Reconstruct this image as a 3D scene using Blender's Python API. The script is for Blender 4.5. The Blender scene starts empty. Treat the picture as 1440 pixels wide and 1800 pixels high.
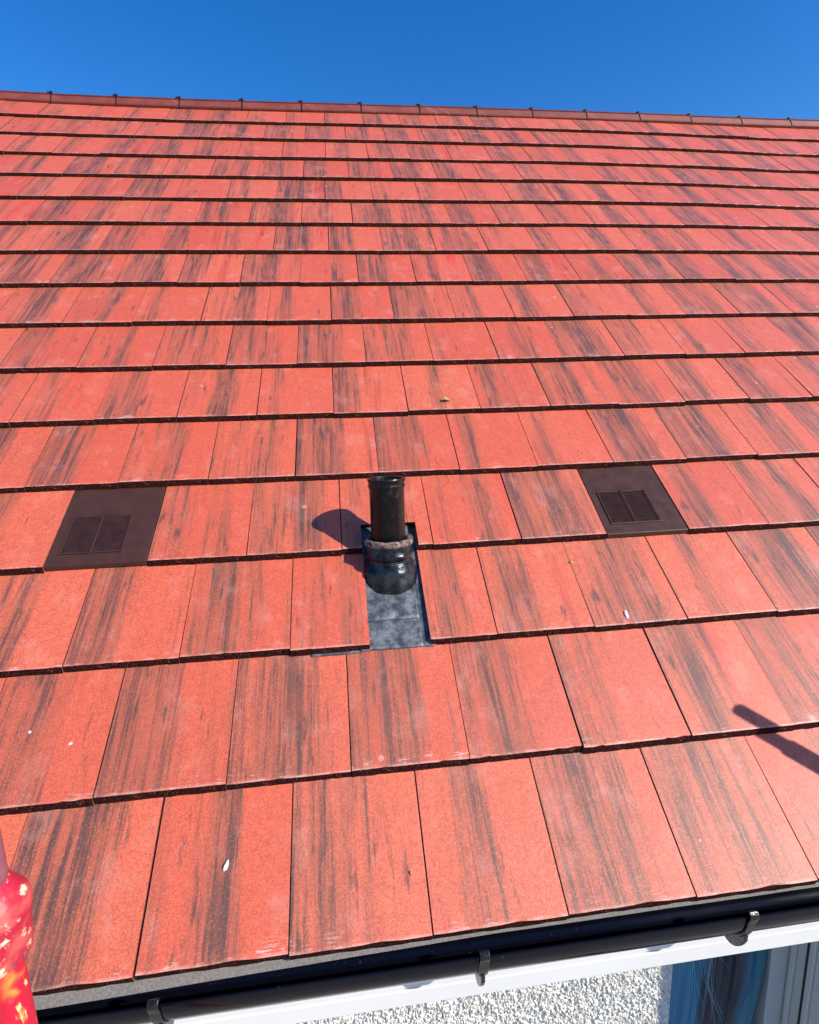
import bpy, bmesh, math, random
from mathutils import Vector, Matrix, noise

# ------------------------------------------------------------------ camera, sky, sun, exposure
sc = bpy.context.scene
TH = math.radians(41.0)                       # roof pitch
cT, sT = math.cos(TH), math.sin(TH)
def W(x, y, z=0.0):
    """roof coordinates (along the eaves, up the slope, out of the roof) to world"""
    return Vector((x, y*cT - z*sT, y*sT + z*cT))

def rotvec(w):
    w = Vector(w); return Matrix.Rotation(w.length, 3, w.normalized())
CR = rotvec((2.472245523164932, -0.11343773413110321, 0.11807440600444448))
CP = (0.0297732744680877, 0.015215956886362661, 1.4488275628175618)
cam = bpy.data.cameras.new('camera'); co = bpy.data.objects.new('camera', cam)
sc.collection.objects.link(co); sc.camera = co
rx, dn, fw = CR[0], CR[1], CR[2]
wr, wd, wf = W(*rx), W(*dn), W(*fw)
M = Matrix((wr, -wd, -wf)).transposed().to_4x4(); M.translation = W(*CP)
co.matrix_world = M
cam.sensor_fit = 'HORIZONTAL'; cam.sensor_width = 36.0; cam.lens = 942.7973/1440*36
cam.clip_start = 0.02; cam.clip_end = 5000

EL, AZ = math.radians(33), math.radians(54)   # sun in front of the eaves, to the right
sdir = Vector((math.sin(AZ)*math.cos(EL), -math.cos(AZ)*math.cos(EL), math.sin(EL)))
world = bpy.data.worlds.new("World"); sc.world = world; world.use_nodes = True
wn = world.node_tree; wn.nodes.clear()
sky = wn.nodes.new('ShaderNodeTexSky'); sky.sky_type = 'NISHITA'; sky.sun_disc = False
sky.sun_elevation = EL; sky.sun_rotation = math.pi - AZ
sky.altitude = 300; sky.air_density = 1.0; sky.dust_density = 0.35; sky.ozone_density = 2.6
hs = wn.nodes.new('ShaderNodeHueSaturation'); hs.inputs['Saturation'].default_value = 1.40
hs.inputs['Hue'].default_value = 0.511
bg = wn.nodes.new('ShaderNodeBackground'); bg.inputs[1].default_value = 0.15
wo = wn.nodes.new('ShaderNodeOutputWorld')
wn.links.new(sky.outputs[0], hs.inputs['Color']); wn.links.new(hs.outputs[0], bg.inputs[0]); wn.links.new(bg.outputs[0], wo.inputs[0])
sl = bpy.data.lights.new('sun', 'SUN'); sl.energy = 5.0; sl.angle = math.radians(0.53); sl.color = (1.0, .93, .83)
so = bpy.data.objects.new('sun', sl); sc.collection.objects.link(so)
so.rotation_euler = sdir.to_track_quat('Z', 'Y').to_euler()
sc.view_settings.view_transform = 'Standard'; sc.view_settings.look = 'None'
sc.view_settings.gamma = 1.0; sc.view_settings.exposure = 0.43
sc.view_settings.use_curve_mapping = False

# ------------------------------------------------------------------ helpers
C = sc.collection
R = random.Random(7)
def tag(o, label=None, cat=None, group=None, kind=None):
    if label: o['label'] = label
    if cat: o['category'] = cat
    if group: o['group'] = group
    if kind: o['kind'] = kind
    return o
def empty(name, loc=(0, 0, 0)):
    o = bpy.data.objects.new(name, None); C.objects.link(o); o.location = loc; o.empty_display_size = .1
    return o
def adopt(o, parent):
    if parent is not None:
        o.parent = parent
        o.matrix_parent_inverse = PINV.get(parent.name, Matrix()) 
    return o
PINV = {}
def mesh_obj(name, verts, faces, mats, parent=None, mi=None, smooth=False, uv=None):
    me = bpy.data.meshes.new(name)
    me.from_pydata([tuple(v) for v in verts], [], faces)
    for m in (mats if isinstance(mats, (list, tuple)) else [mats]): me.materials.append(m)
    if mi:
        for p, k in zip(me.polygons, mi): p.material_index = k
    if uv:
        l = me.uv_layers.new(name='UVMap')
        for p in me.polygons:
            for li in p.loop_indices: l.data[li].uv = uv[me.loops[li].vertex_index]
    if smooth:
        for p in me.polygons: p.use_smooth = True
    me.update()
    o = bpy.data.objects.new(name, me); C.objects.link(o)
    if parent is not None: o.parent = parent
    return o
class MB:
    def __init__(s): s.v = []; s.f = []; s.m = []
    def add(s, vs, fs, k=0):
        n = len(s.v); s.v += [Vector(v) for v in vs]; s.f += [[i+n for i in f] for f in fs]; s.m += [k]*len(fs)
    def box(s, a, b, k=0, M=None, F=None):
        (x0, y0, z0), (x1, y1, z1) = a, b
        vs = [Vector(p) for p in ((x0,y0,z0),(x1,y0,z0),(x1,y1,z0),(x0,y1,z0),(x0,y0,z1),(x1,y0,z1),(x1,y1,z1),(x0,y1,z1))]
        if F: vs = [F(*v) for v in vs]
        if M: vs = [M @ v for v in vs]
        s.add(vs, [(0,3,2,1),(4,5,6,7),(0,1,5,4),(1,2,6,5),(2,3,7,6),(3,0,4,7)], k)
    def extrude(s, prof, xs, closed=False, k=0, F=None, caps=False):
        """profile of (y,z) points swept along x"""
        n = len(prof); vs = []
        for x in xs:
            for (y, z) in prof:
                vs.append(F(x, y, z) if F else Vector((x, y, z)))
        fs = []
        for i in range(len(xs)-1):
            for j in range(n if closed else n-1):
                a = i*n+j; b = i*n+(j+1) % n
                fs.append((a, b, b+n, a+n))
        if caps: fs += [tuple(range(n))[::-1], tuple((len(xs)-1)*n+j for j in range(n))]
        s.add(vs, fs, k)
    def lathe(s, prof, n=32, k=0, M=None, jit=None, caps=(False, False)):
        """profile of (radius, height)"""
        vs = []
        for i, (r, h) in enumerate(prof):
            for j in range(n):
                a = 2*math.pi*j/n
                v = Vector((r*math.cos(a), r*math.sin(a), h))
                if jit: v = jit(v, i, a)
                vs.append(M @ v if M else v)
        fs = []
        for i in range(len(prof)-1):
            for j in range(n):
                a = i*n+j; b = i*n+(j+1) % n
                fs.append((a, b, b+n, a+n))
        if caps[0]: fs.append(tuple(range(n))[::-1])
        if caps[1]: fs.append(tuple((len(prof)-1)*n+j for j in range(n)))
        s.add(vs, fs, k)
    def tube(s, pts, r, n=6, k=0):
        pts = [Vector(p) for p in pts]; vs = []
        for i, p in enumerate(pts):
            d = (pts[min(i+1, len(pts)-1)] - pts[max(i-1, 0)]).normalized()
            a = d.orthogonal().normalized(); b = d.cross(a)
            rr = r[i] if isinstance(r, (list, tuple)) else r
            for j in range(n):
                t = 2*math.pi*j/n; vs.append(p + rr*(math.cos(t)*a + math.sin(t)*b))
        fs = [(i*n+j, i*n+(j+1) % n, (i+1)*n+(j+1) % n, (i+1)*n+j) for i in range(len(pts)-1) for j in range(n)]
        fs += [tuple(range(n))[::-1], tuple((len(pts)-1)*n+j for j in range(n))]
        s.add(vs, fs, k)
    def build(s, name, mats, parent=None, smooth=False, bevel=0, auto=None):
        o = mesh_obj(name, s.v, s.f, mats, parent, s.m)
        bm = bmesh.new(); bm.from_mesh(o.data)
        bmesh.ops.recalc_face_normals(bm, faces=bm.faces); bm.to_mesh(o.data); bm.free()
        if smooth:
            for p in o.data.polygons: p.use_smooth = True
            if auto is not None:
                try: o.data.set_sharp_from_angle(angle=math.radians(auto))
                except Exception: pass
        if bevel:
            m = o.modifiers.new('bevel', 'BEVEL'); m.width = bevel; m.segments = 2; m.limit_method = 'ANGLE'
        return o

# ------------------------------------------------------------------ materials
class NT:
    def __init__(s, name):
        s.m = bpy.data.materials.new(name); s.m.use_nodes = True
        s.t = s.m.node_tree; s.t.nodes.clear()
        s.out = s.t.nodes.new('ShaderNodeOutputMaterial')
        s.b = s.t.nodes.new('ShaderNodeBsdfPrincipled'); s.t.links.new(s.b.outputs[0], s.out.inputs[0])
    def _in(s, sock, v):
        if v is None: return
        if isinstance(v, bpy.types.NodeSocket): s.t.links.new(v, sock)
        elif isinstance(v, bpy.types.Node): s.t.links.new(v.outputs[0], sock)
        else: sock.default_value = v
    def n(s, typ, props=None, **ins):
        nd = s.t.nodes.new(typ)
        for k, v in (props or {}).items(): setattr(nd, k, v)
        for k, v in ins.items():
            key = int(k[1:]) if k[0] == '_' and k[1:].isdigit() else k.replace('_', ' ')
            s._in(nd.inputs[key], v)
        return nd
    def math(s, op, a, b=0.0, c=None, clamp=False):
        nd = s.t.nodes.new('ShaderNodeMath'); nd.operation = op; nd.use_clamp = clamp
        s._in(nd.inputs[0], a); s._in(nd.inputs[1], b)
        if c is not None: s._in(nd.inputs[2], c)
        return nd.outputs[0]
    def ramp(s, v, lo, hi, a=0.0, b=1.0, smooth=True):
        nd = s.t.nodes.new('ShaderNodeMapRange'); nd.interpolation_type = 'SMOOTHSTEP' if smooth else 'LINEAR'
        s._in(nd.inputs['Value'], v); nd.inputs['From Min'].default_value = lo; nd.inputs['From Max'].default_value = hi
        nd.inputs['To Min'].default_value = a; nd.inputs['To Max'].default_value = b
        return nd.outputs[0]
    def mix(s, f, a, b):
        nd = s.t.nodes.new('ShaderNodeMix'); nd.data_type = 'RGBA'
        s._in(nd.inputs[0], f); s._in(nd.inputs[6], a if not isinstance(a, tuple) else (*a, 1)); s._in(nd.inputs[7], b if not isinstance(b, tuple) else (*b, 1))
        return nd.outputs[2]
    def vec(s, x, y, z):
        nd = s.t.nodes.new('ShaderNodeCombineXYZ'); s._in(nd.inputs[0], x); s._in(nd.inputs[1], y); s._in(nd.inputs[2], z)
        return nd.outputs[0]
    def noise(s, v, scale=5.0, detail=2.0, rough=.5, dist=0.0):
        nd = s.t.nodes.new('ShaderNodeTexNoise'); s._in(nd.inputs['Vector'], v)
        nd.inputs['Scale'].default_value = scale; nd.inputs['Detail'].default_value = detail
        nd.inputs['Roughness'].default_value = rough; nd.inputs['Distortion'].default_value = dist
        return nd.outputs[0]
    def vor(s, v, scale, out=0, feature='F1', rand=1.0):
        nd = s.t.nodes.new('ShaderNodeTexVoronoi'); nd.feature = feature; s._in(nd.inputs['Vector'], v)
        nd.inputs['Scale'].default_value = scale; nd.inputs['Randomness'].default_value = rand
        return nd.outputs[out]
    def bump(s, h, dist, strength=1.0, normal=None):
        nd = s.t.nodes.new('ShaderNodeBump'); s._in(nd.inputs['Height'], h)
        nd.inputs['Distance'].default_value = dist; nd.inputs['Strength'].default_value = strength
        if normal is not None: s._in(nd.inputs['Normal'], normal)
        return nd.outputs[0]
    def set(s, **k):
        for a, v in k.items():
            if isinstance(v, tuple) and len(v) == 3: v = (*v, 1)
            s._in(s.b.inputs[a.replace('_', ' ')], v)
        return s.m

def mat_tile():
    T = NT('tile_paint')
    uv = T.n('ShaderNodeUVMap').outputs[0]
    sx = T.n('ShaderNodeSeparateXYZ', None, _0=uv); x, y = sx.outputs[0], sx.outputs[1]
    rnd = T.n('ShaderNodeObjectInfo').outputs['Random']
    tid = T.n('ShaderNodeAttribute', {'attribute_name': 'tid'}).outputs['Fac']
    r = T.math('ADD', rnd, tid)
    def rr(k): return T.math('FRACT', T.math('MULTIPLY', r, k))
    off = T.math('MULTIPLY', rr(37.7), 9.0)
    xo = T.math('ADD', x, off)
    broad = T.noise(T.vec(T.math('MULTIPLY', xo, 19.0), T.math('MULTIPLY', y, 1.5), off), 1.0, 3.0, .55)
    mid = T.noise(T.vec(T.math('MULTIPLY', xo, 75.0), T.math('MULTIPLY', y, 2.6), off), 1.0, 4.0, .62, .12)
    fine = T.noise(T.vec(T.math('MULTIPLY', xo, 260.0), T.math('MULTIPLY', y, 4.5), off), 1.0, 3.0, .6)
    grain = T.noise(T.vec(xo, y, off), 330.0, 3.0, .75)
    clump = T.noise(T.vec(xo, y, off), 60.0, 4.0, .6)
    cell = T.n('ShaderNodeSeparateColor', None, _0=T.n('ShaderNodeTexVoronoi', {'feature': 'F1'}, Vector=T.vec(xo, y, off), Scale=390.0).outputs['Color']).outputs[0]
    grain = T.math('ADD', T.math('MULTIPLY', grain, .45), T.math('MULTIPLY', T.math('ADD', .5, T.math('MULTIPLY', T.math('SUBTRACT', cell, .5), .36)), .55))
    # brown wash over the left part, darkest streaks about the middle of the tile
    cx = T.math('ADD', 0.045, T.math('MULTIPLY', rr(7.31), 0.15))
    d = T.math('ABSOLUTE', T.math('SUBTRACT', x, cx))
    left = T.math('MULTIPLY', T.ramp(x, .09, .20, 1.0, 0.0), T.math('ADD', .35, T.math('MULTIPLY', rr(2.17), .65)))
    prof = T.math('MAXIMUM', T.ramp(d, 0.0, 0.12, 1.0, 0.0), left)
    amt = T.ramp(rr(3.77), 0.0, 1.0, -0.10, 0.09, False)
    w = T.math('ADD', T.math('MULTIPLY', broad, 0.75), T.math('MULTIPLY', prof, 0.30))
    w = T.math('ADD', w, amt)
    brown = T.ramp(T.math('ADD', w, T.math('MULTIPLY', T.math('SUBTRACT', mid, .5), .50)), .42, .68)
    brown = T.math('MULTIPLY', brown, T.ramp(T.math('ADD', T.math('MULTIPLY', fine, .4), T.math('MULTIPLY', grain, .6)), .40, .60, .58, 1.0))
    dk = T.math('ADD', T.math('MULTIPLY', w, .55), T.math('MULTIPLY', mid, .62))
    dk = T.math('ADD', dk, T.math('MULTIPLY', T.math('SUBTRACT', fine, .5), .34))
    dk = T.math('ADD', dk, T.math('MULTIPLY', T.math('SUBTRACT', grain, .5), .16))
    dark = T.math('MULTIPLY', T.ramp(dk, .628, .795), T.ramp(T.noise(T.vec(T.math('MULTIPLY', xo, 9.0), T.math('MULTIPLY', y, 7.0), off), 1.0, 2.0), .34, .60, .62, 1.0))
    sm = T.noise(T.vec(T.math('MULTIPLY', xo, 34.0), T.math('MULTIPLY', y, 6.5), T.math('ADD', off, 3.0)), 1.0, 4.0, .62, .1)
    sm = T.math('ADD', sm, T.math('ADD', T.math('MULTIPLY', w, .22), T.math('MULTIPLY', T.math('SUBTRACT', fine, .5), .22)))
    dark = T.math('MAXIMUM', dark, T.ramp(sm, .705, .840, 0.0, .9))
    # base red with slow variation, per-tile hue shifts, a few streaks of purer red
    red = T.mix(rr(11.3), (.61, .098, .044), (.68, .138, .064))
    lite = T.ramp(T.math('ADD', T.math('MULTIPLY', mid, .5), T.math('MULTIPLY', fine, .5)), .50, .70, 0.0, .22)
    red = T.mix(lite, red, (.47, .066, .043))
    red = T.mix(T.ramp(T.math('ADD', T.math('MULTIPLY', broad, .6), T.math('MULTIPLY', rr(5.1), .4)), .66, .82), red, (.68, .050, .025))
    red = T.mix(T.ramp(T.math('ADD', T.math('MULTIPLY', grain, .8), T.math('MULTIPLY', clump, .2)), .45, .60, 0.0, .72), red, (.35, .056, .036))
    c = T.mix(T.math('MULTIPLY', brown, .80), red, (.265, .082, .045))
    c = T.mix(T.math('MULTIPLY', dark, .86), c, (.060, .037, .030))
    # sandy pale grain, pale scuffs near the front edge, round dried drops
    c = T.mix(T.ramp(T.math('SUBTRACT', 1.0, grain), .54, .66, 0.0, .26), c, (.66, .27, .18))
    sc1 = T.noise(T.vec(T.math('MULTIPLY', xo, 26.0), T.math('MULTIPLY', y, 260.0), off), 1.0, 3.0, .65)
    edge = T.ramp(y, 0.0, 0.040, 1.0, 0.0)
    sc2 = T.noise(T.vec(xo, y, off), 21.0, 4.0, .6)
    scuff = T.math('MULTIPLY', edge, T.ramp(T.math('ADD', T.math('MULTIPLY', sc1, .55), T.math('MULTIPLY', sc2, .45)), .555, .63))
    c = T.mix(T.math('MULTIPLY', scuff, T.math('ADD', .15, T.math('MULTIPLY', rr(19.9), .6))), c, (.78, .56, .50))
    nick = T.math('MULTIPLY', T.ramp(y, 0.0, .008, 1.0, 0.0), T.ramp(sc2, .40, .56, .1, .55))
    c = T.mix(nick, c, (.70, .36, .30))
    chalk = T.ramp(T.noise(T.vec(xo, T.math('MULTIPLY', y, .7), T.math('ADD', off, 5.0)), 11.0, 5.0, .68), .52, .74, 0.0, .20)
    c = T.mix(chalk, c, (.72, .38, .31))
    vd = T.vor(T.vec(xo, y, off), 10.0)
    vcol = T.n('ShaderNodeTexVoronoi', {'feature': 'F1'}, Vector=T.vec(xo, y, off), Scale=10.0).outputs['Color']
    vs = T.n('ShaderNodeSeparateColor', None, _0=vcol)
    pick = T.ramp(vs.outputs[0], .86, .87)
    drop = T.math('MULTIPLY', pick, T.ramp(vd, .075, .11, 1.0, 0.0))
    c = T.mix(T.math('MULTIPLY', drop, .38), c, (.85, .46, .38))
    pick2 = T.ramp(vs.outputs[1], .72, .73)
    ring = T.math('MULTIPLY', pick2, T.ramp(T.math('ABSOLUTE', T.math('SUBTRACT', vd, .055)), .0, .035, 1.0, 0.0))
    c = T.mix(T.math('MULTIPLY', ring, .38), c, (.28, .06, .045))
    # a few splashes of dried mortar
    sp = T.math('MULTIPLY', T.ramp(vs.outputs[2], .955, .96), T.ramp(T.math('ADD', vd, T.math('MULTIPLY', T.math('SUBTRACT', clump, .5), .12)), .03, .06, 1.0, 0.0))
    c = T.mix(T.math('MULTIPLY', sp, .75), c, (.80, .66, .60))
    rough = T.ramp(T.math('ADD', T.math('MULTIPLY', grain, .6), T.math('MULTIPLY', sc2, .4)), .35, .65, .40, .56)
    b1 = T.bump(grain, .0026, .85)
    b2 = T.bump(T.noise(T.vec(xo, y, off), 9.0, 2.0, .5), .004, .35, b1)
    return T.set(Base_Color=c, Roughness=rough, Normal=b2, Specular_IOR_Level=.42, Coat_Weight=.38, Coat_Roughness=.46)

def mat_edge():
    T = NT('tile_edge_crumb_shade')
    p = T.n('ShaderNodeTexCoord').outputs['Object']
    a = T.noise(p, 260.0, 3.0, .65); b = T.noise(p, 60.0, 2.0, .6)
    c = T.mix(T.ramp(a, .42, .62), (.004, .002, .002), (.062, .012, .009))  # crumbly red edge, with the shade below each course painted in as near-black
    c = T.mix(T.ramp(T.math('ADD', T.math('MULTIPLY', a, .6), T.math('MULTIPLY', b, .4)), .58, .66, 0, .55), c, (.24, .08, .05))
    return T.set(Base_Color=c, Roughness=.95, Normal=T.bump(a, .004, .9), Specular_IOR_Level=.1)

def mat_simple(name, col, rough=.5, var=.12, scale=40.0, bump=.0, bscale=200.0, spec=.5, metal=0.0, coord='Object', col2=None, **kw):
    T = NT(name)
    p = T.n('ShaderNodeTexCoord').outputs[coord]
    n = T.noise(p, scale, 4.0, .6)
    dark = col2 or tuple(c*(1-var*2) for c in col)
    c = T.mix(T.ramp(n, .35, .65), tuple(dark), col)
    nm = T.bump(T.noise(p, bscale, 3.0, .6), bump, .6) if bump else None
    return T.set(Base_Color=c, Roughness=T.ramp(n, .3, .7, max(rough-.08, 0), rough+.08), Metallic=metal, Specular_IOR_Level=spec, Normal=nm, **kw)

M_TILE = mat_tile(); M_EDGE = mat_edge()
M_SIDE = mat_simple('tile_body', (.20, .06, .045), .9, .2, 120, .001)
M_UNDER = mat_simple('roof_underlay', (.02, .02, .022), .8)
M_VENT = mat_simple('brown_plastic', (.056, .024, .018), .45, .06, 18, .0005, 420, .28)
M_LOUV = mat_simple('brown_plastic_louvre', (.038, .016, .013), .45, .10, 30, .0003, 300, .28)
M_RIDGE = None
def mat_ridge():
    T = NT('ridge_tile_clay')
    p = T.n('ShaderNodeTexCoord').outputs['Object']
    sx = T.n('ShaderNodeSeparateXYZ', None, _0=p)
    rnd = T.n('ShaderNodeObjectInfo').outputs['Random']
    v = T.vec(T.math('ADD', sx.outputs[0], T.math('MULTIPLY', rnd, 50)), sx.outputs[1], sx.outputs[2])
    a = T.noise(v, 8.0, 4.0, .6); b = T.noise(v, 300.0, 2.0, .6); s = T.noise(T.vec(T.math('MULTIPLY', v, 60.0), sx.outputs[1], 0.0), 1.0, 3.0)
    c = T.mix(T.ramp(a, .35, .65), (.150, .026, .018), (.20, .040, .028))
    c = T.mix(T.ramp(b, .5, .7, 0, .3), c, (.35, .14, .11))
    c = T.mix(T.math('MULTIPLY', T.ramp(s, .60, .72), .35), c, (.50, .34, .30))
    return T.set(Base_Color=c, Roughness=.6, Normal=T.bump(b, .001, .6), Specular_IOR_Level=.5)
M_RIDGE = mat_ridge()
M_BLACK = mat_simple('black_plastic_clip', (.012, .012, .013), .4)
def mat_gutter():
    T = NT('black_gutter_plastic')
    p = T.n('ShaderNodeTexCoord').outputs['Object']
    sp = T.noise(p, 90.0, 3.0, .6); st = T.noise(T.n('ShaderNodeMapping', None, Vector=p, Scale=(3, 60, 60)).outputs[0], 1.0, 3.0, .6)
    c = T.mix(T.ramp(sp, .68, .76, 0, .5), (.002, .0024, .006), (.06, .06, .06))
    return T.set(Base_Color=c, Roughness=T.ramp(st, .35, .65, .07, .15), Specular_IOR_Level=.2, Normal=T.bump(st, .0010, .2))
M_GUT = mat_gutter()
M_WHITE = mat_simple('white_board_plastic', (.66, .66, .64), .35, .02, 6)
M_FRAME = mat_simple('grey_white_upvc', (.52, .56, .54), .35, .03, 8)
M_EAVE = mat_simple('grey_cement_strip', (.21, .19, .17), .9, .2, 260, .002, 500)
def mat_pipe():
    T = NT('black_painted_pipe')
    p = T.n('ShaderNodeTexCoord').outputs['Object']
    n1 = T.noise(T.n('ShaderNodeMapping', None, Vector=p, Scale=(1, 1, .45)).outputs[0], 70.0, 5.0, .7)
    n2 = T.noise(p, 16.0, 3.0, .6); n3 = T.noise(p, 420.0, 2.0, .6)
    m = T.math('ADD', T.math('MULTIPLY', n1, .6), T.math('MULTIPLY', n2, .4))
    c = T.mix(T.ramp(m, .53, .62, 0, .6), (.0025, .0022, .0022), (.034, .027, .024))
    c = T.mix(T.ramp(n3, .70, .76, 0, .35), c, (.25, .22, .2))
    return T.set(Base_Color=c, Roughness=T.ramp(n1, .4, .65, .22, .5), Specular_IOR_Level=.32, Normal=T.bump(n1, .0015, .35))
M_PIPE = mat_pipe()
def mat_lead(name, a, b, r0, r1, metal):
    T = NT(name)
    p = T.n('ShaderNodeTexCoord').outputs['Object']
    n1 = T.noise(p, 30.0, 6.0, .72, .1); n2 = T.noise(p, 9.0, 3.0, .6); n3 = T.noise(p, 150.0, 3.0, .6)
    c = T.mix(T.ramp(n1, .38, .64), a, b)
    c = T.mix(T.ramp(T.math('ADD', T.math('MULTIPLY', n1, .5), T.math('MULTIPLY', n3, .5)), .58, .66, 0, .6), c, tuple(min(1, k*2.2) for k in b))
    h = T.math('ADD', T.math('MULTIPLY', n2, .8), T.math('MULTIPLY', n1, .2))
    return T.set(Base_Color=c, Roughness=T.ramp(n1, .35, .65, r0, r1), Metallic=metal, Normal=T.bump(h, .012, .5))
M_LEAD = mat_lead('weathered_lead', (.060, .067, .073), (.17, .185, .195), .32, .52, .35)
M_LEADD = mat_lead('dressed_lead_sleeve', (.008, .010, .012), (.036, .041, .045), .20, .36, .6)
def mat_putty():
    T = NT('crusted_sealant')
    p = T.n('ShaderNodeTexCoord').outputs['Object']
    n = T.noise(p, 90.0, 4.0, .65)
    c = T.mix(T.ramp(n, .38, .62), (.045, .028, .022), (.26, .18, .15))
    return T.set(Base_Color=c, Roughness=.85, Normal=T.bump(n, .006, .8))
M_PUTTY = mat_putty()
def mat_render():
    T = NT('white_roughcast')
    p = T.n('ShaderNodeTexCoord').outputs['Object']
    v = T.vor(p, 120.0); n = T.noise(p, 40.0, 3.0, .6)
    c = T.mix(T.ramp(n, .3, .7), (.56, .55, .50), (.72, .70, .64))
    c = T.mix(T.ramp(T.noise(T.n('ShaderNodeMapping', None, Vector=p, Scale=(1.3, 1, .8)).outputs[0], 170.0, 2.0), .56, .64, 0, .75), c, (.16, .15, .14))
    return T.set(Base_Color=c, Roughness=.9, Normal=T.bump(T.math('MULTIPLY', v, -1.0), .006, .6))
M_WALL = mat_render()
def mat_blue():
    T = NT('blue_plastic_film')
    uv = T.n('ShaderNodeUVMap').outputs[0]; sx = T.n('ShaderNodeSeparateXYZ', None, _0=uv); x, y = sx.outputs[0], sx.outputs[1]
    n = T.noise(T.vec(T.math('MULTIPLY', x, 22.0), T.math('MULTIPLY', y, 1.6), 0.0), 1.0, 5.0, .65, .3)
    b = T.ramp(T.math('ABSOLUTE', T.math('SUBTRACT', x, .56)), .16, .30)
    c = T.mix(b, (.002, .016, .034), (.002, .17, .31))
    c = T.mix(T.ramp(x, .78, .92), c, (.003, .13, .19))
    c = T.mix(T.ramp(n, .52, .72, 0, .35), c, (.02, .22, .34))
    return T.set(Base_Color=c, Roughness=.22, Normal=T.bump(n, .02, .5), Specular_IOR_Level=.5)
M_BLUE = mat_blue()
M_STRAND = mat_simple('pale_blue_strand', (.18, .42, .58), .5)
M_GLASS = mat_simple('dark_window_glass', (.01, .014, .018), .05)
def mat_pole():
    T = NT('red_painted_scaffold_steel')
    p = T.n('ShaderNodeTexCoord').outputs['Object']
    rot = T.n('ShaderNodeMapping', None, Vector=p, Rotation=(0, .75, .5), Scale=(1, 1, .32)).outputs[0]
    n = T.noise(rot, 58.0, 3.0, .55, .5); n2 = T.noise(p, 13.0, 3.0, .6); n3 = T.noise(p, 180.0, 3.0, .6)
    c = T.mix(T.ramp(n2, .42, .60), (.44, .006, .030), (.52, .016, .018))
    sx = T.n('ShaderNodeSeparateXYZ', None, _0=p)
    side = T.ramp(sx.outputs[0], .006, .022)
    yel = T.math('MAXIMUM', T.ramp(n, .60, .66), T.math('MULTIPLY', side, T.ramp(n2, .47, .60)))
    c = T.mix(yel, c, (.70, .36, .05))
    c = T.mix(T.ramp(T.math('ADD', T.math('MULTIPLY', n, .7), T.math('MULTIPLY', n3, .3)), .60, .64, 0, .8), c, (.85, .70, .60))
    c = T.mix(T.ramp(n3, .66, .72, 0, .6), c, (.12, .05, .04))
    return T.set(Base_Color=c, Roughness=.38, Normal=T.bump(n, .002, .5))
M_POLE = mat_pole()
def mat_coupler():
    T = NT('paint_spattered_coupler')
    p = T.n('ShaderNodeTexCoord').outputs['Object']
    n = T.noise(p, 42.0, 4.0, .6, .1); n2 = T.noise(p, 22.0, 3.0, .6)
    c = T.mix(T.ramp(n2, .4, .6), (.42, .010, .035), (.50, .08, .07))
    c = T.mix(T.ramp(n, .56, .64), c, (.80, .52, .36))
    c = T.mix(T.ramp(n, .30, .38, 1, 0), c, (.16, .06, .05))
    return T.set(Base_Color=c, Roughness=.5, Normal=T.bump(n, .004, .7))
M_COUP = mat_coupler()
M_SLEEVE = mat_simple('mauve_painted_steel', (.30, .10, .14), .35, .15, 30)
M_GROUND = mat_simple('concrete_paving', (.30, .28, .26), .9, .12, 3)
M_CHIP = mat_simple('white_plaster', (.82, .82, .80), .8, .05, 200, .002)
M_LEAF = mat_simple('dry_leaf', (.42, .27, .06), .7, .2, 300)

# ------------------------------------------------------------------ how the old roof undulates (metres)
G = 0.33340; TW = 0.300; TT = 0.020; NOSE = 0.0095
DU = [0.0108, 0.0045, -0.0028, 0.0033, -0.002, -0.0075, -0.0065, -0.0015, -0.0035, -0.0004, -0.0045, -0.0108, 0.0015, 0.0018, 0.0073, 0.0071]
DV = [0.0029, 0.004, 0.0036, 0.0007, -0.0006, -0.002, -0.0063, -0.008, 0.0025, 0.0014, 0.0013, -0.0073, -0.0071, -0.0051, 0.0099, 0.0174, 0.0174]
ZT = {(0, 2): 0.0182, (0, 3): -0.0001, (0, 4): -0.0034, (1, 1): 0.0253, (1, 2): -0.0075, (1, 3): -0.0031, (1, 4): 0.0002, (2, 0): 0.0176, (2, 1): -0.0191, (2, 2): -0.0048, (2, 3): 0.0089, (3, 0): 0.0152, (3, 1): -0.0394, (3, 2): 0.0081, (4, 0): -0.0239, (4, 1): 0.0279}
def H(u, k):
    k = max(0.0, min(16.0, k))
    u = max(-3.2-.33*k, min(4.6+.55*k, u))
    U = u/8; V = (k-7.5)/8
    return sum(c*U**i*V**j for (i, j), c in ZT.items())
def DVf(k):
    k = max(0, min(15.999, k)); i = int(k); return DV[i]*(1-(k-i))+DV[min(i+1, 16)]*(k-i)
def roof_pt(u, k, z=0.0):
    """point on the undulating tile line: u in tile widths, k in courses, z above"""
    return W(u*TW, k*G+DVf(k), H(u, k)+z)

# ------------------------------------------------------------------ the ground
g = mesh_obj('ground', [(-400, -400, -3.0), (400, -400, -3.0), (400, 400, -3.0), (-400, 400, -3.0)], [(0, 1, 2, 3)], M_GROUND)
tag(g, 'grey paved ground below the house wall', 'ground', kind='structure')

# ------------------------------------------------------------------ roof
roof = empty('tiled_roof', (0, 0, 0))
tag(roof, 'pitched roof of flat red concrete tiles streaked with brown and black, dark lines between the courses', 'roof')

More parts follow.
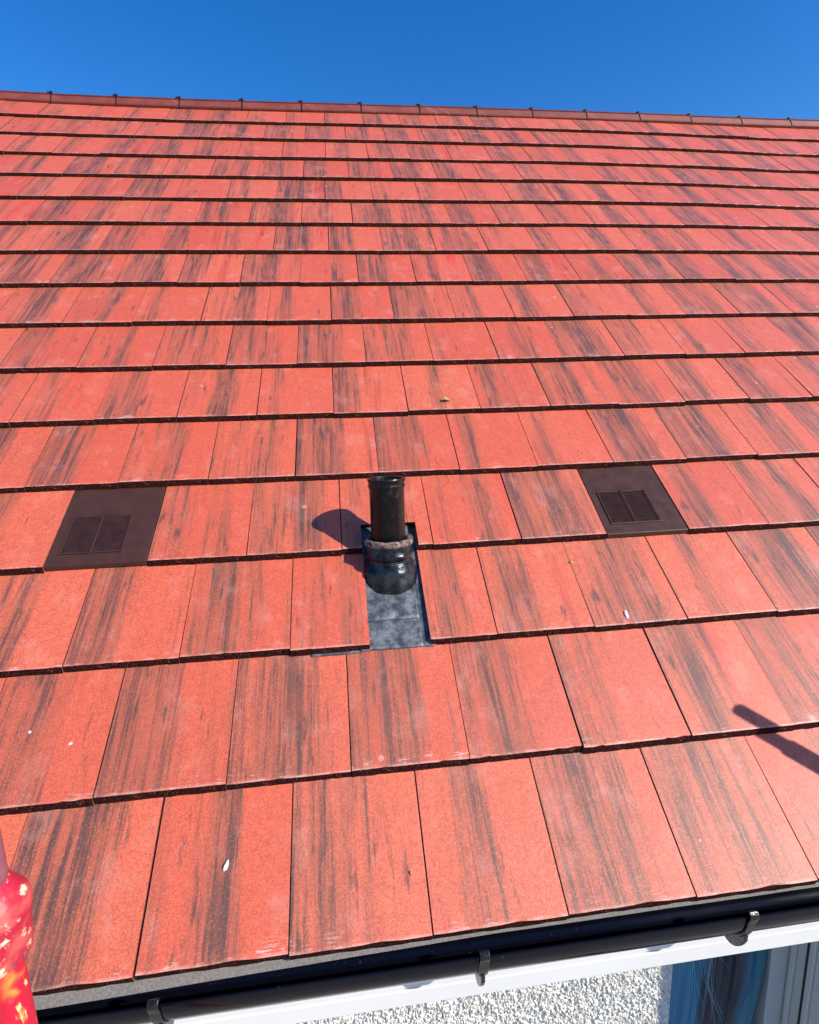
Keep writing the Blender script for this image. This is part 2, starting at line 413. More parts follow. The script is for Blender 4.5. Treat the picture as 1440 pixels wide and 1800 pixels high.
def tile_geo(x0, x1, seed, y0=0.0, y1=0.42, lip=True, nose=NOSE, left_cut=False):
    """flat interlocking tile: painted top, ragged front nose, body, joint lip. Returns verts, faces, material ids, uvs"""
    rr = random.Random(seed); v = []; f = []; m = []; uv = []
    n = max(3, int((x1-x0)/.021))
    xs = [x0+(x1-x0)*(i+(rr.uniform(-.42, .42) if 0 < i < n else 0))/n for i in range(n+1)]
    def j(a): return rr.uniform(-a, a)
    top, arr, mid, bot = [], [], [], []
    for i, x in enumerate(xs):
        e = 1.0 if 0 < i < n else .3
        dx = 0
        chip = .0020 if rr.random() < .12 else 0
        arr.append(len(v)); v.append((x+dx, y0+j(.0005)*e+chip, -.0006-chip*.6))
        mid.append(len(v)); v.append((x+dx, y0-nose*.55+j(.0011)*e, -TT*.48+j(.0010)))
        bot.append(len(v)); v.append((x+dx, y0-nose+j(.0012)*e, -TT+j(.0005)))
    for x in (x0, x1): top.append(len(v)); v.append((x, y1, 0))
    tin = []
    for x in xs: tin.append(len(v)); v.append((x, y0+.004, 0))
    bb = []
    for x in (x0, x1): bb.append(len(v)); v.append((x, y1, -TT))
    f.append(tin+[top[1], top[0]]); m.append(0)
    for i in range(n):
        f.append((arr[i], arr[i+1], tin[i+1], tin[i])); m.append(0)
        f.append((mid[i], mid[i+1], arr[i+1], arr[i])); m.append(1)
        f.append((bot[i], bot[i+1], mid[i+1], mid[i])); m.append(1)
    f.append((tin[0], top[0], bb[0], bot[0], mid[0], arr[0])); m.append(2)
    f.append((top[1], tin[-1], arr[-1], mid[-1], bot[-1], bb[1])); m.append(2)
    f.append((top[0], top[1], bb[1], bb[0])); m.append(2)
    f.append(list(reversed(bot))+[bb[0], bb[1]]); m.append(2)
    if lip:
        b = len(v); z0, z1 = -TT+.001, -.0085
        for (x, y, z) in ((x1-.001,y0+.002,z0),(x1+.007,y0+.002,z0),(x1+.007,y1-.01,z0),(x1-.001,y1-.01,z0),(x1-.001,y0+.002,z1),(x1+.007,y0+.002,z1),(x1+.007,y1-.01,z1),(x1-.001,y1-.01,z1)):
            v.append((x, y, z))
        for q in ((0,3,2,1),(4,5,6,7),(0,1,5,4),(1,2,6,5),(2,3,7,6)):
            f.append([b+t for t in q]); m.append(2)
    return v, f, m, [(p[0], p[1]) for p in v]
def geo_mesh(name, geo):
    v, f, m, uv = geo
    me = bpy.data.meshes.new(name); me.from_pydata(v, [], f)
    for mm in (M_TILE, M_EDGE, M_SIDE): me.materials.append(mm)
    for p, k in zip(me.polygons, m): p.material_index = k
    l = me.uv_layers.new(name='UVMap')
    for p in me.polygons:
        for li in p.loop_indices: l.data[li].uv = uv[me.loops[li].vertex_index]
    me.update(); return me
GAP = .0034
variants = [geo_mesh('tile', tile_geo(GAP/2, TW-GAP/2, 100+i)) for i in range(9)]
eaves_variants = [geo_mesh('tile', tile_geo(GAP/2, TW-GAP/2, 200+i, nose=.006)) for i in range(3)]
def tile_matrix(u, k, jit=True):
    """frame of a tile whose left front corner sits at joint u of course k"""
    rr = random.Random(int((u+50)*2)*97+k*7919)
    jx = rr.gauss(0, .0008); jy = rr.gauss(0, .0016); jz = rr.gauss(0, .0012); jr = rr.gauss(0, .0022)
    if not jit: jx = jy = jz = jr = 0
    x = u*TW + DU[min(k, 15)]
    o = Vector((x+jx, k*G+DV[min(k, 16)]+jy, H(u, k)+jz))
    a = Vector((x+TW+jx, k*G+DV[min(k, 16)]+jy, H(u+1, k)+jz))
    b = Vector((x+jx, (k+1)*G+DV[min(k+1, 16)], H(u, k+1)-TT+jz*.3))
    ex = (a-o).normalized(); ey = (b-o); ey = (ey-ex*ey.dot(ex)).normalized()
    ez = ex.cross(ey)
    m3 = Matrix((ex, ey, ez)).transposed() @ Matrix.Rotation(jr, 3, 'Z')
    m = m3.to_4x4(); m.translation = o
    RW = Matrix(((1,0,0,0),(0,cT,-sT,0),(0,sT,cT,0),(0,0,0,1)))
    return RW @ m
camM = co.matrix_world.inverted()
def in_view(P, mx=.10):
    q = camM @ P
    if q.z > -.05: return False
    f_ = 942.8/1440
    a = f_*q.x/-q.z; b = f_*q.y/-q.z
    return abs(a) < .5+mx and abs(b) < .625+mx
hidden_v = []; hidden_f = []; hidden_m = []; hidden_uv = []; hidden_t = []
def put_tile(me, u, k, geo_seed=None):
    M_ = tile_matrix(u, k)
    vis = any(in_view(M_ @ Vector(c), .02) for c in ((0,0,0),(.3,0,0),(0,.33,0),(.3,.33,0),(.15,.17,0)))
    if vis:
        o = bpy.data.objects.new('tile', me); C.objects.link(o); o.parent = roof; o.matrix_local = M_
        return o
    # beyond the frame: joined
    n = len(hidden_v); t = random.Random(int(u*2)*31+k*17).random()
    hidden_v.extend([M_ @ v.co for v in me.vertices])
    ul = me.uv_layers[0].data
    for p in me.polygons:
        hidden_f.append([n+i for i in p.vertices]); hidden_m.append(p.material_index)
        for li in p.loop_indices: hidden_uv.append(tuple(ul[li].uv))
    hidden_t.extend([t]*len(me.vertices))
NC = 16
notch_l, notch_r, notch_top = .069, .2545, 1.100
for k in range(NC):
    off = 0.0 if k % 2 else 0.5
    for i in range(-13, 17):
        u = i+off
        if k == 3 and u in (-3.0, 3.0): continue            # vent tiles
        rv = random.Random(i*131+k*17)
        if k == 3 and u == 0.0:                             # tile cut round the soil pipe
            X = DU[3]; a = notch_l-X; b = notch_r-X; yt = notch_top-3*G-DV[3]
            g1 = tile_geo(GAP/2, a, 5, lip=False); g2 = tile_geo(b, TW-GAP/2, 6); g3 = tile_geo(a, b, 7, y0=yt, lip=False, nose=0.0)
            v = []; f = []; m = []; uv = []
            for gg in (g1, g2, g3):
                n = len(v); v += gg[0]; f += [[q+n for q in ff] for ff in gg[1]]; m += gg[2]; uv += gg[3]
            o = put_tile(geo_mesh('tile', (v, f, m, uv)), u, k)
            if o: o['label'] = 'tile cut away round the black pipe'
        elif k == 2 and u == -0.5:
            me = geo_mesh('tile', tile_geo(GAP/2, notch_l-(u*TW+DU[2])+.003, 8, lip=False)); put_tile(me, u, k)['label'] = 'tile cut narrow left of the lead'
        elif k == 2 and u == 0.5:
            me = geo_mesh('tile', tile_geo(.2475-(u*TW+DU[2]), TW-GAP/2, 9)); put_tile(me, u, k)['label'] = 'tile cut narrow right of the lead'
        else:
            put_tile(rv.choice(eaves_variants if k == 0 else variants), u, k)
me = bpy.data.meshes.new('tile_field'); me.from_pydata(hidden_v, [], hidden_f)
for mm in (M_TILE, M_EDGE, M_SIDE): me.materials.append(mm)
me.polygons.foreach_set('material_index', hidden_m)
l = me.uv_layers.new(name='UVMap')
l.data.foreach_set('uv', [c for t in hidden_uv for c in t])
at = me.attributes.new('tid', 'FLOAT', 'POINT'); at.data.foreach_set('value', hidden_t)
me.update(); o = bpy.data.objects.new('tile_field', me); C.objects.link(o); o.parent = roof; o['kind'] = 'stuff'

# underlay beneath the tiles, back slope behind the ridge
YR = 5.39
mb = MB()
mb.add([W(-3.9, .03, -.07), W(5.0, .03, -.07), W(5.0, YR-.02, -.07), W(-3.9, YR-.02, -.07)], [(0, 1, 2, 3)])
mb.build('underlay', M_UNDER, roof)
def back(p): return Vector((p.x, 2*W(0, YR, 0).y-p.y, p.z))
mb = MB(); mb.add([back(W(-3.9, .0, 0)), back(W(5.0, .0, 0)), back(W(5.0, YR-.03, -.03)), back(W(-3.9, YR-.03, -.03))], [(0, 3, 2, 1)])
mb.build('back_slope', M_SIDE, roof)

# pale cement-grey strip showing beneath the eaves course
mb = MB(); xs = [-3.9+i*.1 for i in range(90)]
mb_v = []
for x in xs:
    t = min(1, max(0, (x+.65)/.95)); d = .027*(1-t)+.0112*t
    for (y, z) in ((.04, -.030), (-d+random.Random(int(x*99)).uniform(-.0006, .0006), -.030), (-d, -.036), (.04, -.036)):
        mb_v.append(W(x, y, z+H(x/TW, 0)*.5+.008))
fs = []
for i in range(len(xs)-1):
    for j in range(4):
        a = i*4+j; b = i*4+(j+1) % 4; fs.append((a, b, b+4, a+4))
mb.add(mb_v, fs); mb.build('eaves_strip', M_EAVE, roof)

# ridge tiles, each with union strap and clip
def ridge_line(x):
    """height correction of the ridge above the roof plane and its distance up the slope"""
    u = x/TW
    return H(u, 16)+.0
def ridge_piece(x0, x1, rr):
    mb = MB()
    h0, h1 = ridge_line(x0), ridge_line(x1)
    F = lambda x, y, z: W(x, y, z + (h0 if x < (x0+x1)/2 else h1))
    # profile in roof coordinates (front leg), apex and mirrored back leg
    yb = 5.302
    ap = W(0, 5.376, .041); 
    a = [(yb, .004), (yb+.004, .012), (5.364, .035), (5.378, .038)]
    pf = [W(0, y, z) for y, z in a]
    back_ = [Vector((0, 2*ap.y+.004-p.y, p.z)) for p in reversed(pf)]
    inner = [Vector((0, p.y + (.014 if p.y < ap.y else -.014), p.z-.012)) for p in reversed(pf+back_)]
    prof = pf+back_+inner
    vs = []
    for x, h in ((x0, h0), (x1, h1)):
        for p in prof: vs.append(Vector((x, p.y, p.z+h*cT+rr)))
    n = len(prof); fs = [(j, (j+1) % n, n+(j+1) % n, n+j) for j in range(n)]
    fs += [tuple(range(n))[::-1], tuple(range(n, 2*n))]
    mb.add(vs, fs)
    return mb, prof
jx = [-3.54,-3.05,-2.57,-2.078,-1.602,-1.128,-.645,-.176,.306,.791,1.276,1.760,2.243,2.727,3.205,3.690,4.173,4.655,5.13]
jp = []
for i in range(len(jx)-1):
    mb, prof = ridge_piece(jx[i]+.006, jx[i+1]-.006, R.uniform(-.002, .002))
    rt = mb.build('ridge_tile', M_RIDGE, roof, bevel=.003)
    x = jx[i+1]
    h = ridge_line(x)
    # strap under the joint and the clip screwed over it
    m2 = MB()
    for (dx0, dx1, k) in ((-.010, .010, 0),):
        vs = []
        for xx in (x+dx0, x+dx1):
            for p in prof[:8]: vs.append(Vector((xx, p.y+.003*(1 if p.y < prof[3].y else -1), p.z+h*cT-.004)))
            for p in reversed(prof[:8]): vs.append(Vector((xx, p.y+.006*(1 if p.y < prof[3].y else -1), p.z+h*cT-.012)))
        n = 16; m2.add(vs, [(j, (j+1) % n, n+(j+1) % n, n+j) for j in range(n)]+[tuple(range(n))[::-1], tuple(range(n, 2*n))])
    m2.build('ridge_union', M_BLACK, roof)
    m3 = MB(); ay = (prof[3].y+prof[4].y)/2; az = prof[3].z+h*cT
    m3.box((x-.026, ay-.010, az+.003), (x+.012, ay+.010, az+.0055))
    m3.box((x-.006, ay-.008, az-.004), (x+.006, ay+.008, az+.014))
    m3.build('ridge_clip', M_BLACK, roof, bevel=.0015)

# ------------------------------------------------------------------ vent tiles
def vent_tile(u, label, sink):
    k = 3
    root = empty('vent_tile'); root.matrix_world = tile_matrix(u, k, False)
    tag(root, label, 'roof vent', 'brown plastic vent tiles set among the red tiles')
    mb = MB(); x0, x1 = .0018, TW-.0018; y1 = .36; z = -.001; t = -.0165
    mb.add([(x0, -.001, z), (x1, -.001, z), (x1, y1, z), (x0, y1, z), (x0, -.006, t), (x1, -.006, t), (x1, y1, t), (x0, y1, t)],
           [(0,1,2,3), (4,7,6,5), (4,5,1,0), (5,6,2,1), (6,7,3,2), (7,4,0,3)])
    mb.build('plate', M_VENT, root, bevel=.0022)
    gx0, gx1, gy0, gy1 = .036, .213, .046, .196
    m = MB(); b = .005; h = z+.0045; hh = .0024 if sink else .0009
    m.box((gx0-b, gy0-b, z-.001), (gx1+b, gy0, h)); m.box((gx0-b, gy1, z-.001), (gx1+b, gy1+b, z+.0015))
    m.box((gx0-b, gy0, z-.001), (gx0, gy1, h-.001)); m.box((gx1, gy0, z-.001), (gx1+b, gy1, h-.001))
    gm = (gx0+gx1)/2; m.box((gm-.0025, gy0, z-.001), (gm+.0025, gy1, h-.0005))
    gr = m.build('grille', M_VENT, root, bevel=.001)
    for (a, c) in ((gx0, gm-.0025), (gm+.0025, gx1)):
        m = MB(); n = 19; st = (gy1-gy0)/n
        for i in range(n):
            y = gy0+i*st
            m.add([(a, y, z+hh), (c, y, z+hh), (c, y+st*.92, z+.0006), (a, y+st*.92, z+.0006), (a, y, z+.0002), (c, y, z+.0002)],
                  [(0,1,2,3), (4,5,1,0), (0,3,4), (1,5,2)])
            if sink: m.box((c-.006, y+st*.55, z+.0004), (c-.0006, y+st*.98, z+.0040))
        m.build('louvre_panel', M_LOUV, gr)
    m = MB(); m.add([(gx0+.03, gy1+b, z+.0005), (gx1-.02, gy1+b, z+.0005), (gm+.004, gy1+.030, z+.0008), (gm+.004, gy1+b, z+.0028)], [(0,3,2), (3,1,2), (0,1,3)])
    m.build('moulded_ramp', M_VENT, root)
    return root
vent_tile(-3.0, 'brown plastic vent tile left of the black pipe, its two louvre panels smooth and dark', 0)
vent_tile(3.0, 'brown plastic vent tile right of the black pipe, lighter and showing ribbed louvres', 1)

# ------------------------------------------------------------------ soil pipe with lead flashing
pb = W(.153, .965, 0)
pipe = empty('soil_vent_pipe', pb)
tag(pipe, 'stubby black vent pipe with dressed lead flashing standing in a gap cut in the tiles', 'vent pipe')
mb = MB()
TOP = .257
def pj(v, i, a):
    return v
prof = [(.0548, -.30), (.0548, TOP-.034), (.0565, TOP-.030), (.0580, TOP-.027), (.0580, TOP-.020), (.0565, TOP-.017), (.0572, TOP-.012), (.0592, TOP-.008), (.0596, TOP-.003), (.0582, TOP), (.0510, TOP), (.0500, TOP-.004), (.0500, -.1)]
mb.lathe(prof, 56); mb.build('pipe', M_PIPE, pipe, smooth=True, auto=50)
mb = MB()
def sj(v, i, a):
    n = noise.noise(Vector((v.x*22, v.y*22, v.z*30)))*.0035 + noise.noise(Vector((v.x*60, v.y*60, v.z*70+3)))*.0016
    k = 1+n/max(.03, Vector((v.x, v.y)).length)
    if v.z < -.015: k *= 1+.10*min(1, (-.015-v.z)/.05)*abs(math.sin(2*a))
    return Vector((v.x*k, v.y*k, v.z+noise.noise(Vector((a*2, i*.7, 1)))*.003))
sp = [(.126, -.145), (.103, -.13), (.0985, -.10), (.0975, -.07), (.0965, -.050), (.0940, -.032), (.0880, -.016), (.0815, -.005), (.0805, .003), (.0850, .010), (.0865, .017), (.0835, .024), (.0815, .031), (.0820, .038), (.0815, .046), (.0780, .053), (.0750, .057)]
# resample for dents
def dense(pr, m=4):
    o = []
    for (a, b) in zip(pr, pr[1:]):
        for q in range(m): t = q/m; o.append((a[0]*(1-t)+b[0]*t, a[1]*(1-t)+b[1]*t))
    return o+[pr[-1]]
mb.lathe(dense([(r*.90, h) for r, h in sp], 3), 72, jit=sj); mb.build('lead_sleeve', M_LEADD, pipe, smooth=True)
mb = MB()
def qj(v, i, a):
    n = noise.noise(Vector((v.x*45, v.y*45, v.z*45+9)))*.005
    l_ = Vector((v.x, v.y)).length; return Vector((v.x*(1+n/l_), v.y*(1+n/l_), v.z+n*.7))
mb.lathe(dense([(.070, .044), (.0765, .047), (.0790, .054), (.0775, .061), (.0720, .066), (.0640, .065), (.0570, .061), (.0545, .056)], 2), 80, jit=qj)
mb.build('sealant_ring', M_PUTTY, pipe, smooth=True)
# lead sheets (dented grids), in roof coordinates
def sheet(name, x0, x1, y0, y1, z0, z1, seed, nx=24, ny=30, amp=.0022, th=.0022):
    vs = []; 
    for j in range(ny+1):
        for i in range(nx+1):
            x = x0+(x1-x0)*i/nx; y = y0+(y1-y0)*j/ny; z = z0+(z1-z0)*j/ny
            z += noise.noise(Vector((x*20, y*20, seed)))*amp + noise.noise(Vector((x*55, y*55, seed+4)))*amp*.35
            if j == 0: y += noise.noise(Vector((x*30, seed, 0)))*.002
            vs.append(W(x, y, z+H(x/TW, y/G))-pb)
    fs = [(j*(nx+1)+i, j*(nx+1)+i+1, (j+1)*(nx+1)+i+1, (j+1)*(nx+1)+i) for j in range(ny) for i in range(nx)]
    o = mesh_obj(name, vs, fs, M_LEAD, pipe, smooth=True)
    s = o.modifiers.new('thickness', 'SOLIDIFY'); s.thickness = th; s.offset = -1
    return o
sheet('lead_flashing', .045, .2275, .656, .80, -.0135, -.0215, 1, ny=14, amp=.0016)
sheet('lead_slate', .050, .2265, .748, 1.12, -.0155, -.0240, 5)
sheet('lead_apron', .205, .262, .655, 1.12, -.0165, -.034, 12, nx=6, ny=20, amp=.0004)
# thin lead tongue sliding out under the left tile
sheet('lead_tongue', -.094, .052, .651, .76, -.0165, -.0195, 9, ny=6, amp=.0004, th=.0014)

# ------------------------------------------------------------------ gutter, brackets
gut = empty('gutter', (0, .0195, -.024))
tag(gut, 'glossy black half round plastic gutter running below the eaves tiles', 'gutter')
GX0, GX1 = -3.9, 5.0
def gprof(r=.0605, dz=.088, y0=0.0, n=22):
    return [(y0-r*math.cos(math.pi*i/n), -dz*math.sin(math.pi*i/n)) for i in range(n+1)]
mb = MB()
out = gprof(); inn = [(y, z) for y, z in reversed(gprof(.0575, .085))]
front = [(-.0580, .0020), (-.0600, .0036), (-.0625, .0024), (-.0628, .0), (-.0605, -.0015)]
prof = front + out[1:] + [(.060, .012), (.057, .012)] + inn[:-1]
mb.extrude(prof, [GX0, -1.0, 2.0, GX1], closed=True, caps=True)
mb.build('channel', M_GUT, gut, smooth=True, auto=40)
def bracket(x):
    mb = MB()
    w = .0105
    p = gprof(.0645, .093, 0, 22)
    pr = [(-.052, .004), (-.056, .014), (-.0625, .018), (-.0690, .013), (-.0705, .004)] + p[1:18]
    q = [(y*1.0+.003*(1 if y < 0 else -1), z+.003) for y, z in reversed(pr[5:])]
    ip = [(-.0660, .002), (-.0650, .009), (-.0620, .0125), (-.0585, .010), (-.0545, .003)]
    prof = pr + q + ip
    mb.extrude(prof, [x-w, x+w], closed=True, caps=True)
    # deeper rib that hangs below, tapered
    n = 12; vs = []
    for xx, s in ((x-.0045, 1), (x+.0045, 1)):
        for i in range(n+1):
            a = math.pi*(.20+.60*i/n); d = .0*s
            r1 = .070; z1 = .128
            vs.append(Vector((xx, -r1*math.cos(a)*.92, -z1*math.sin(a))))
        for i in range(n, -1, -1):
            a = math.pi*(.20+.60*i/n); vs.append(Vector((xx, -.0655*math.cos(a), -.0925*math.sin(a))))
    N = 2*(n+1)
    mb.add(vs, [(j, (j+1) % N, N+(j+1) % N, N+j) for j in range(N)]+[tuple(range(N))[::-1], tuple(range(N, 2*N))])
    mb.build('bracket', M_BRK, gut, smooth=True, auto=35, bevel=.0015)
M_BRK = mat_simple('scuffed_black_bracket', (.014, .012, .012), .22, .3, 60, .003, 120)
for x in (-2.87, -2.25, -1.63, -1.02, -.395, .262, .868, 1.50, 2.12, 2.74, 3.36): bracket(x)

# ------------------------------------------------------------------ fascia, soffit
mb = MB()
mb.box((GX0, .084, -.2890), (GX1, .095, -.2445)); mb.box((GX0, .0905, -.2444), (GX1, .095, -.2366)); mb.box((GX0, .0835, -.2365), (GX1, .095, -.022))
mb.box((GX0, .0952, -.2890), (GX1, .100, -.022))
fas = mb.build('fascia_board', M_WHITE, None, bevel=.002)
tag(fas, 'smooth white fascia board along the eaves behind the black gutter', 'fascia board')
mb = MB(); mb.box((GX0, .1005, -.2700), (GX1, .4195, -.262)); 
sof = mb.build('soffit_board', M_WHITE); tag(sof, 'white soffit board closing the underside of the eaves behind the fascia', 'soffit board')

# ------------------------------------------------------------------ roughcast wall (fine relief where it shows)
YW = .46
wall = empty('house_wall', (0, YW, -3.0)); tag(wall, 'white pebbledash house wall below the fascia, left of the window', 'wall')
def wall_part(name, x0, x1, z0, z1, fine):
    if not fine:
        mb = MB(); mb.box((x0, 0, z0+3), (x1, .25, z1+3)); mb.build(name, M_WALL, wall); return
    nx = int((x1-x0)/.0023); nz = int((z1-z0)/.0026); vs = []
    for j in range(nz+1):
        for i in range(nx+1):
            x = x0+(x1-x0)*i/nx; z = z0+(z1-z0)*j/nz
            p = Vector((x*165, z*120, 0)); d = noise.voronoi(p)[0][0]
            h = max(0, .60-d)*.022 + noise.noise(Vector((x*80, z*60, 4)))*.0035 + noise.noise(Vector((x*14, z*18, 7)))*.004 + noise.noise(Vector((x*9, z*9, 2)))*.002
            e = min(1, (x-x0)/.01, (x1-x)/.006)
            vs.append((x, -h*max(0, e), z+3))
    fs = [(j*(nx+1)+i, j*(nx+1)+i+1, (j+1)*(nx+1)+i+1, (j+1)*(nx+1)+i) for j in range(nz) for i in range(nx)]
    o = mesh_obj(name, vs, fs, M_WALL, wall, smooth=True)
    mb = MB(); mb.box((x0, .012, z0+3), (x1, .25, z1+3)); mb.build('masonry', M_WALL, wall)
WC = 1.055
wall_part('roughcast', -.25, WC, -1.15, -.70, True)
wall_part('roughcast', -3.9, -.2505, -3, -.2705, False)
wall_part('roughcast', -.25, WC, -.6995, -.2705, False)
wall_part('roughcast', -.25, WC, -3, -1.1505, False)

# ------------------------------------------------------------------ bay window right of the wall
bay = empty('bay_window', (1.06, YW, -3.0)); tag(bay, 'pale grey plastic window frame and side post at the lower right below the fascia', 'window')
def bbox(name, a, b, mat, par, bev=.002):
    mb = MB(); mb.box([a[i]-(1.06, YW, -3.0)[i] for i in range(3)], [b[i]-(1.06, YW, -3.0)[i] for i in range(3)])
    return mb.build(name, mat, par, bevel=bev)
XJ = 1.494
pn = bbox('pane', (1.12, .510, -2.2), (1.425, .516, -.33), M_GLASS, bay, 0)
bbox('frame_post', (1.425, .455, -2.3), (XJ-.003, .53, -.271), M_FRAME, bay)
bbox('frame_head', (1.12, .48, -.3295), (1.4245, .53, -.271), M_FRAME, bay)
bbox('frame_post', (1.058, .48, -2.3), (1.1195, .53, -.271), M_FRAME, bay)
bbox('frame_sill', (1.12, .47, -2.3), (1.4245, .53, -2.2005), M_FRAME, bay)
bbox('side_panel', (XJ, .1025, -3.0), (XJ+.05, .60, -.2705), M_FRAME, bay)
for (y0, y1, d) in ((.425, .443, .010), (.352, .372, .016), (.300, .351, .007), (.215, .235, .014), (.150, .170, .010)):
    bbox('moulding', (XJ-d, y0, -2.99), (XJ-.0006, y1, -.272), M_FRAME, bay, .003)
bbox('black_strip', (XJ-.0025, .382, -2.98), (XJ-.0004, .392, -.273), M_BLACK, bay, 0)  # thin black strip running down the side panel
bbox('front_panel', (XJ+.0505, .112, -3.0), (4.9, .16, -.2705), M_FRAME, bay)

# blue plastic film hanging over the glass
vs = []; uv = []; nx, nz = 48, 40
for j in range(nz+1):
    v = j/nz; z = -1.45+1.165*v
    xr = 1.385 + .030*math.sin(v*2.2+.3) - .03*max(0, .75-v) + .006*math.sin(v*17)
    for i in range(nx+1):
        u_ = i/nx; x = 1.061+(xr-1.061)*u_
        y = .466 + .010*math.sin(u_*19+v*3) + .006*math.sin(u_*41-v*5) + noise.noise(Vector((u_*6, v*3, 2)))*.010 - (.018*max(0, u_-.9)/.1)
        vs.append((x, min(y, .478), z)); uv.append((u_, v))
fs = [(j*(nx+1)+i, j*(nx+1)+i+1, (j+1)*(nx+1)+i+1, (j+1)*(nx+1)+i) for j in range(nz) for i in range(nx)]
film = empty('plastic_film', (1.2, .47, -.3)); tag(film, 'dark blue crinkled plastic film hanging over the window glass beside the grey frame', 'plastic sheet')
o = mesh_obj('film', [Vector(v)-Vector((1.2, .47, -.3)) for v in vs], fs, M_BLUE, film, smooth=True, uv=uv)
s = o.modifiers.new('thickness', 'SOLIDIFY'); s.thickness = .0006; s.offset = 1
rr = random.Random(3)
for i in range(15):
    x = 1.08+.12*rr.random(); z = -.62-.08*rr.random(); pts = []
    L = rr.uniform(.2, .5); bend = rr.uniform(-.06, .12)
    for q in range(9):
        t = q/8; pts.append((x+bend*t*t+.01*t-1.2, .436+.008*math.sin(t*3)-.47, z-L*t+.3))
    mb = MB(); mb.tube(pts, [.0007*(1-.6*q/8) for q in range(9)], 5); mb.build('strand', M_STRAND, film)

# ------------------------------------------------------------------ scaffold standards
def pole(name, x, y, z0, z1, label, thin=0):
    root = empty(name, (x, y, z0)); tag(root, label, 'scaffold pole')
    mb = MB(); n = 40; L = z1-z0
    mb.lathe([(.0205, 0), (.0242, 0), (.0242, L-.002), (.0232, L), (.0205, L), (.0205, L-.3)], n)
    if thin: mb = MB(); mb.lathe([(.0205, 0), (.0245, 0), (.0245, L-thin), (.0190, L-thin+.004), (.0190, L-.002), (.0180, L), (.015, L), (.015, L-.1)], n)
    mb.build('tube', M_POLE, root, smooth=True, auto=40)
    return root
pl = pole('scaffold_pole', -.4515, -.30, -3.0, 1.7, 'red and yellow paint-spattered scaffold pole at the lower left edge with a crusted coupler')
mb = MB(); zc = 3.475
def cj(v, i, a):
    n = noise.noise(Vector((v.x*40, v.y*40, v.z*40)))*.004
    return Vector((v.x*(1+n*20), v.y*(1+n*20), v.z))
mb.lathe(dense([(.0245, zc-.062), (.036, zc-.056), (.040, zc-.030), (.0425, zc-.005), (.044, zc+.015), (.041, zc+.032), (.030, zc+.046), (.0245, zc+.058)], 3), 40, jit=cj)
mb.build('coupler', M_COUP, pl, smooth=True)
mb = MB(); mb.lathe([(.0245, zc+.05), (.0255, zc+.052), (.0255, zc+.50), (.0245, zc+.502)], 40)
mb.build('sleeve', M_SLEEVE, pl, smooth=True, auto=40)
# the pole beyond the right edge whose shadow falls on the eaves tiles
S2 = W(1.062, .392, 0); T2 = S2 + sdir*1.05
pr_ = pole('scaffold_pole', T2.x, T2.y, T2.z-.75, T2.z, 'short scaffold upright right of the frame whose shadow falls on the lowest tiles', thin=.16)
mb = MB(); zc = .75-.36
mb.lathe([(.0245, zc-.05), (.031, zc-.045), (.031, zc+.045), (.0245, zc+.05)], 30); mb.build('coupler', M_COUP, pr_, smooth=True, auto=40)
mb = MB(); mb.tube([(0, -.05, .05), (3.2, -.05, .05)], .0242, 24); mb.build('ledger', M_POLE, pr_, smooth=True, auto=40)

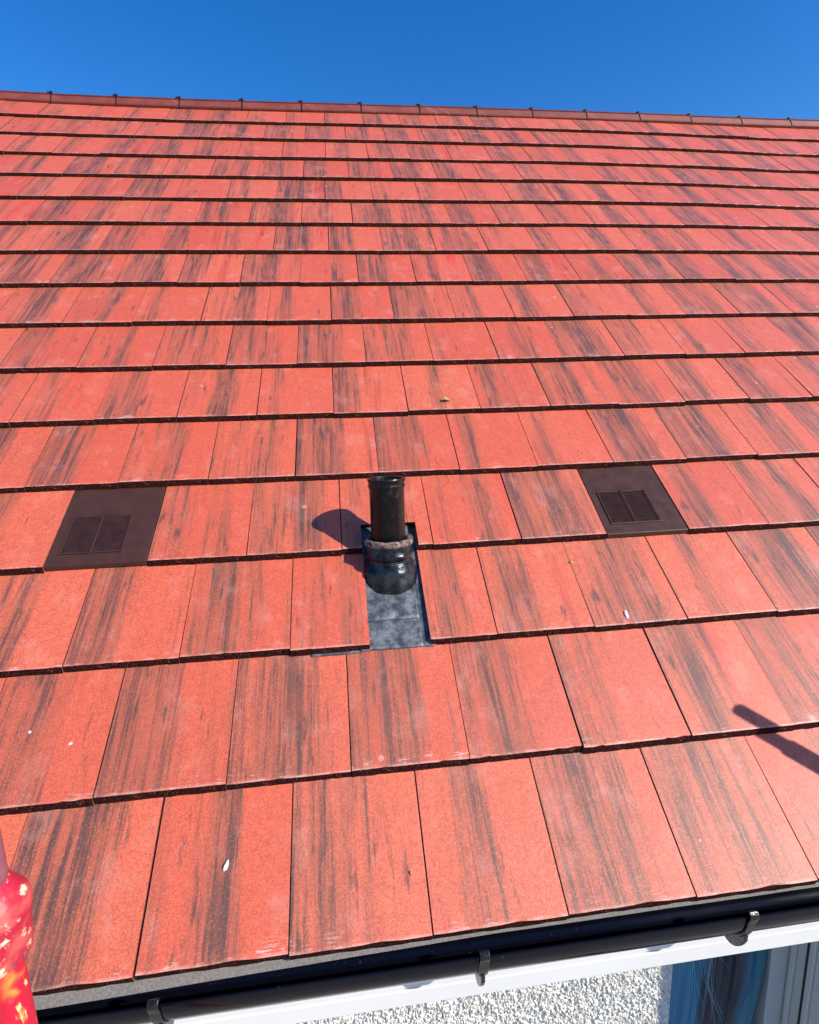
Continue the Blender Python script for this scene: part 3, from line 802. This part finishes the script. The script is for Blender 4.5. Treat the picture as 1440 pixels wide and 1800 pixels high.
# ------------------------------------------------------------------ bits lying on the tiles
def local_z(x, y):
    k = int(y//G); t = (y-k*G)/G
    return H(x/TW, y/G) - TT*t
ch = MB(); z = local_z(-.281, .172); base = W(-.281, .172, z)
n = 10; vs = []
for lay, (s, h) in enumerate(((1, .0004), (.85, .005), (.35, .0085))):
    for i in range(n):
        a = 2*math.pi*i/n; r = s*(1+.6*noise.noise(Vector((i*1.3, lay, 0))))
        vs.append(W(.0050*r*math.cos(a)+.004*r*math.sin(a), .011*r*math.sin(a), h+.002*noise.noise(Vector((i, lay*3, 2)))))
fs = [(l_*n+i, l_*n+(i+1) % n, (l_+1)*n+(i+1) % n, (l_+1)*n+i) for l_ in range(2) for i in range(n)]+[tuple(range(2*n, 3*n)), tuple(range(n))[::-1]]
ch.add(vs, fs); o = ch.build('plaster_chip', M_CHIP); o.location = base
tag(o, 'small white plaster flake lying on a tile of the lowest course', 'plaster chip')
lf = MB(); x, y = .456, 1.722; base = W(x, y, local_z(x, y)+.002)
vs = []; fs = []
for i in range(7):
    t = i/6; w_ = .010*math.sin(math.pi*min(1, t*.92+.06)); 
    for s_ in (-1, 0, 1): vs.append(W(-.02+.04*t, s_*w_, .003+.007*abs(s_)*math.sin(t*3)+.004*math.sin(t*5)))
fs = [(i*3+j, i*3+j+1, i*3+j+4, i*3+j+3) for i in range(6) for j in range(2)]
lf.add(vs, fs); o = lf.build('dry_leaf', M_LEAF); o.location = base
s = o.modifiers.new('thickness', 'SOLIDIFY'); s.thickness = .0005
tag(o, 'small curled yellow-brown dead leaf resting on a tile above the pipe', 'leaf')
def fleck(name, x, y, sx, sy, mat, label, cat, seed):
    m = MB(); n = 9; vs = []; rr = random.Random(seed)
    for lay, (sc_, h) in enumerate(((1, .0003), (.8, .0022), (.3, .0034))):
        for i in range(n):
            a = 2*math.pi*i/n; r = sc_*(1+rr.uniform(-.3, .3))
            vs.append(W(sx*r*math.cos(a), sy*r*math.sin(a), h))
    fs = [(l_*n+i, l_*n+(i+1) % n, (l_+1)*n+(i+1) % n, (l_+1)*n+i) for l_ in range(2) for i in range(n)]+[tuple(range(2*n, 3*n)), tuple(range(n))[::-1]]
    m.add(vs, fs); o = m.build(name, mat); o.location = W(x, y, local_z(x, y)+.001); tag(o, label, cat)
fleck('mortar_splash', .859, .700, .006, .013, M_CHIP, 'white mortar splash on the front edge of a tile below the right vent', 'mortar splash', 1)
fleck('lichen_speck', .75, .908, .006, .007, M_LEAF, 'small yellowish lichen speck near a joint, two tiles right of the pipe', 'lichen', 2)
fleck('brown_crumb', .126, .115, .0028, .0055, M_LEAF, 'tiny yellow-brown crumb lying on a tile of the lowest course near the middle', 'debris', 3)
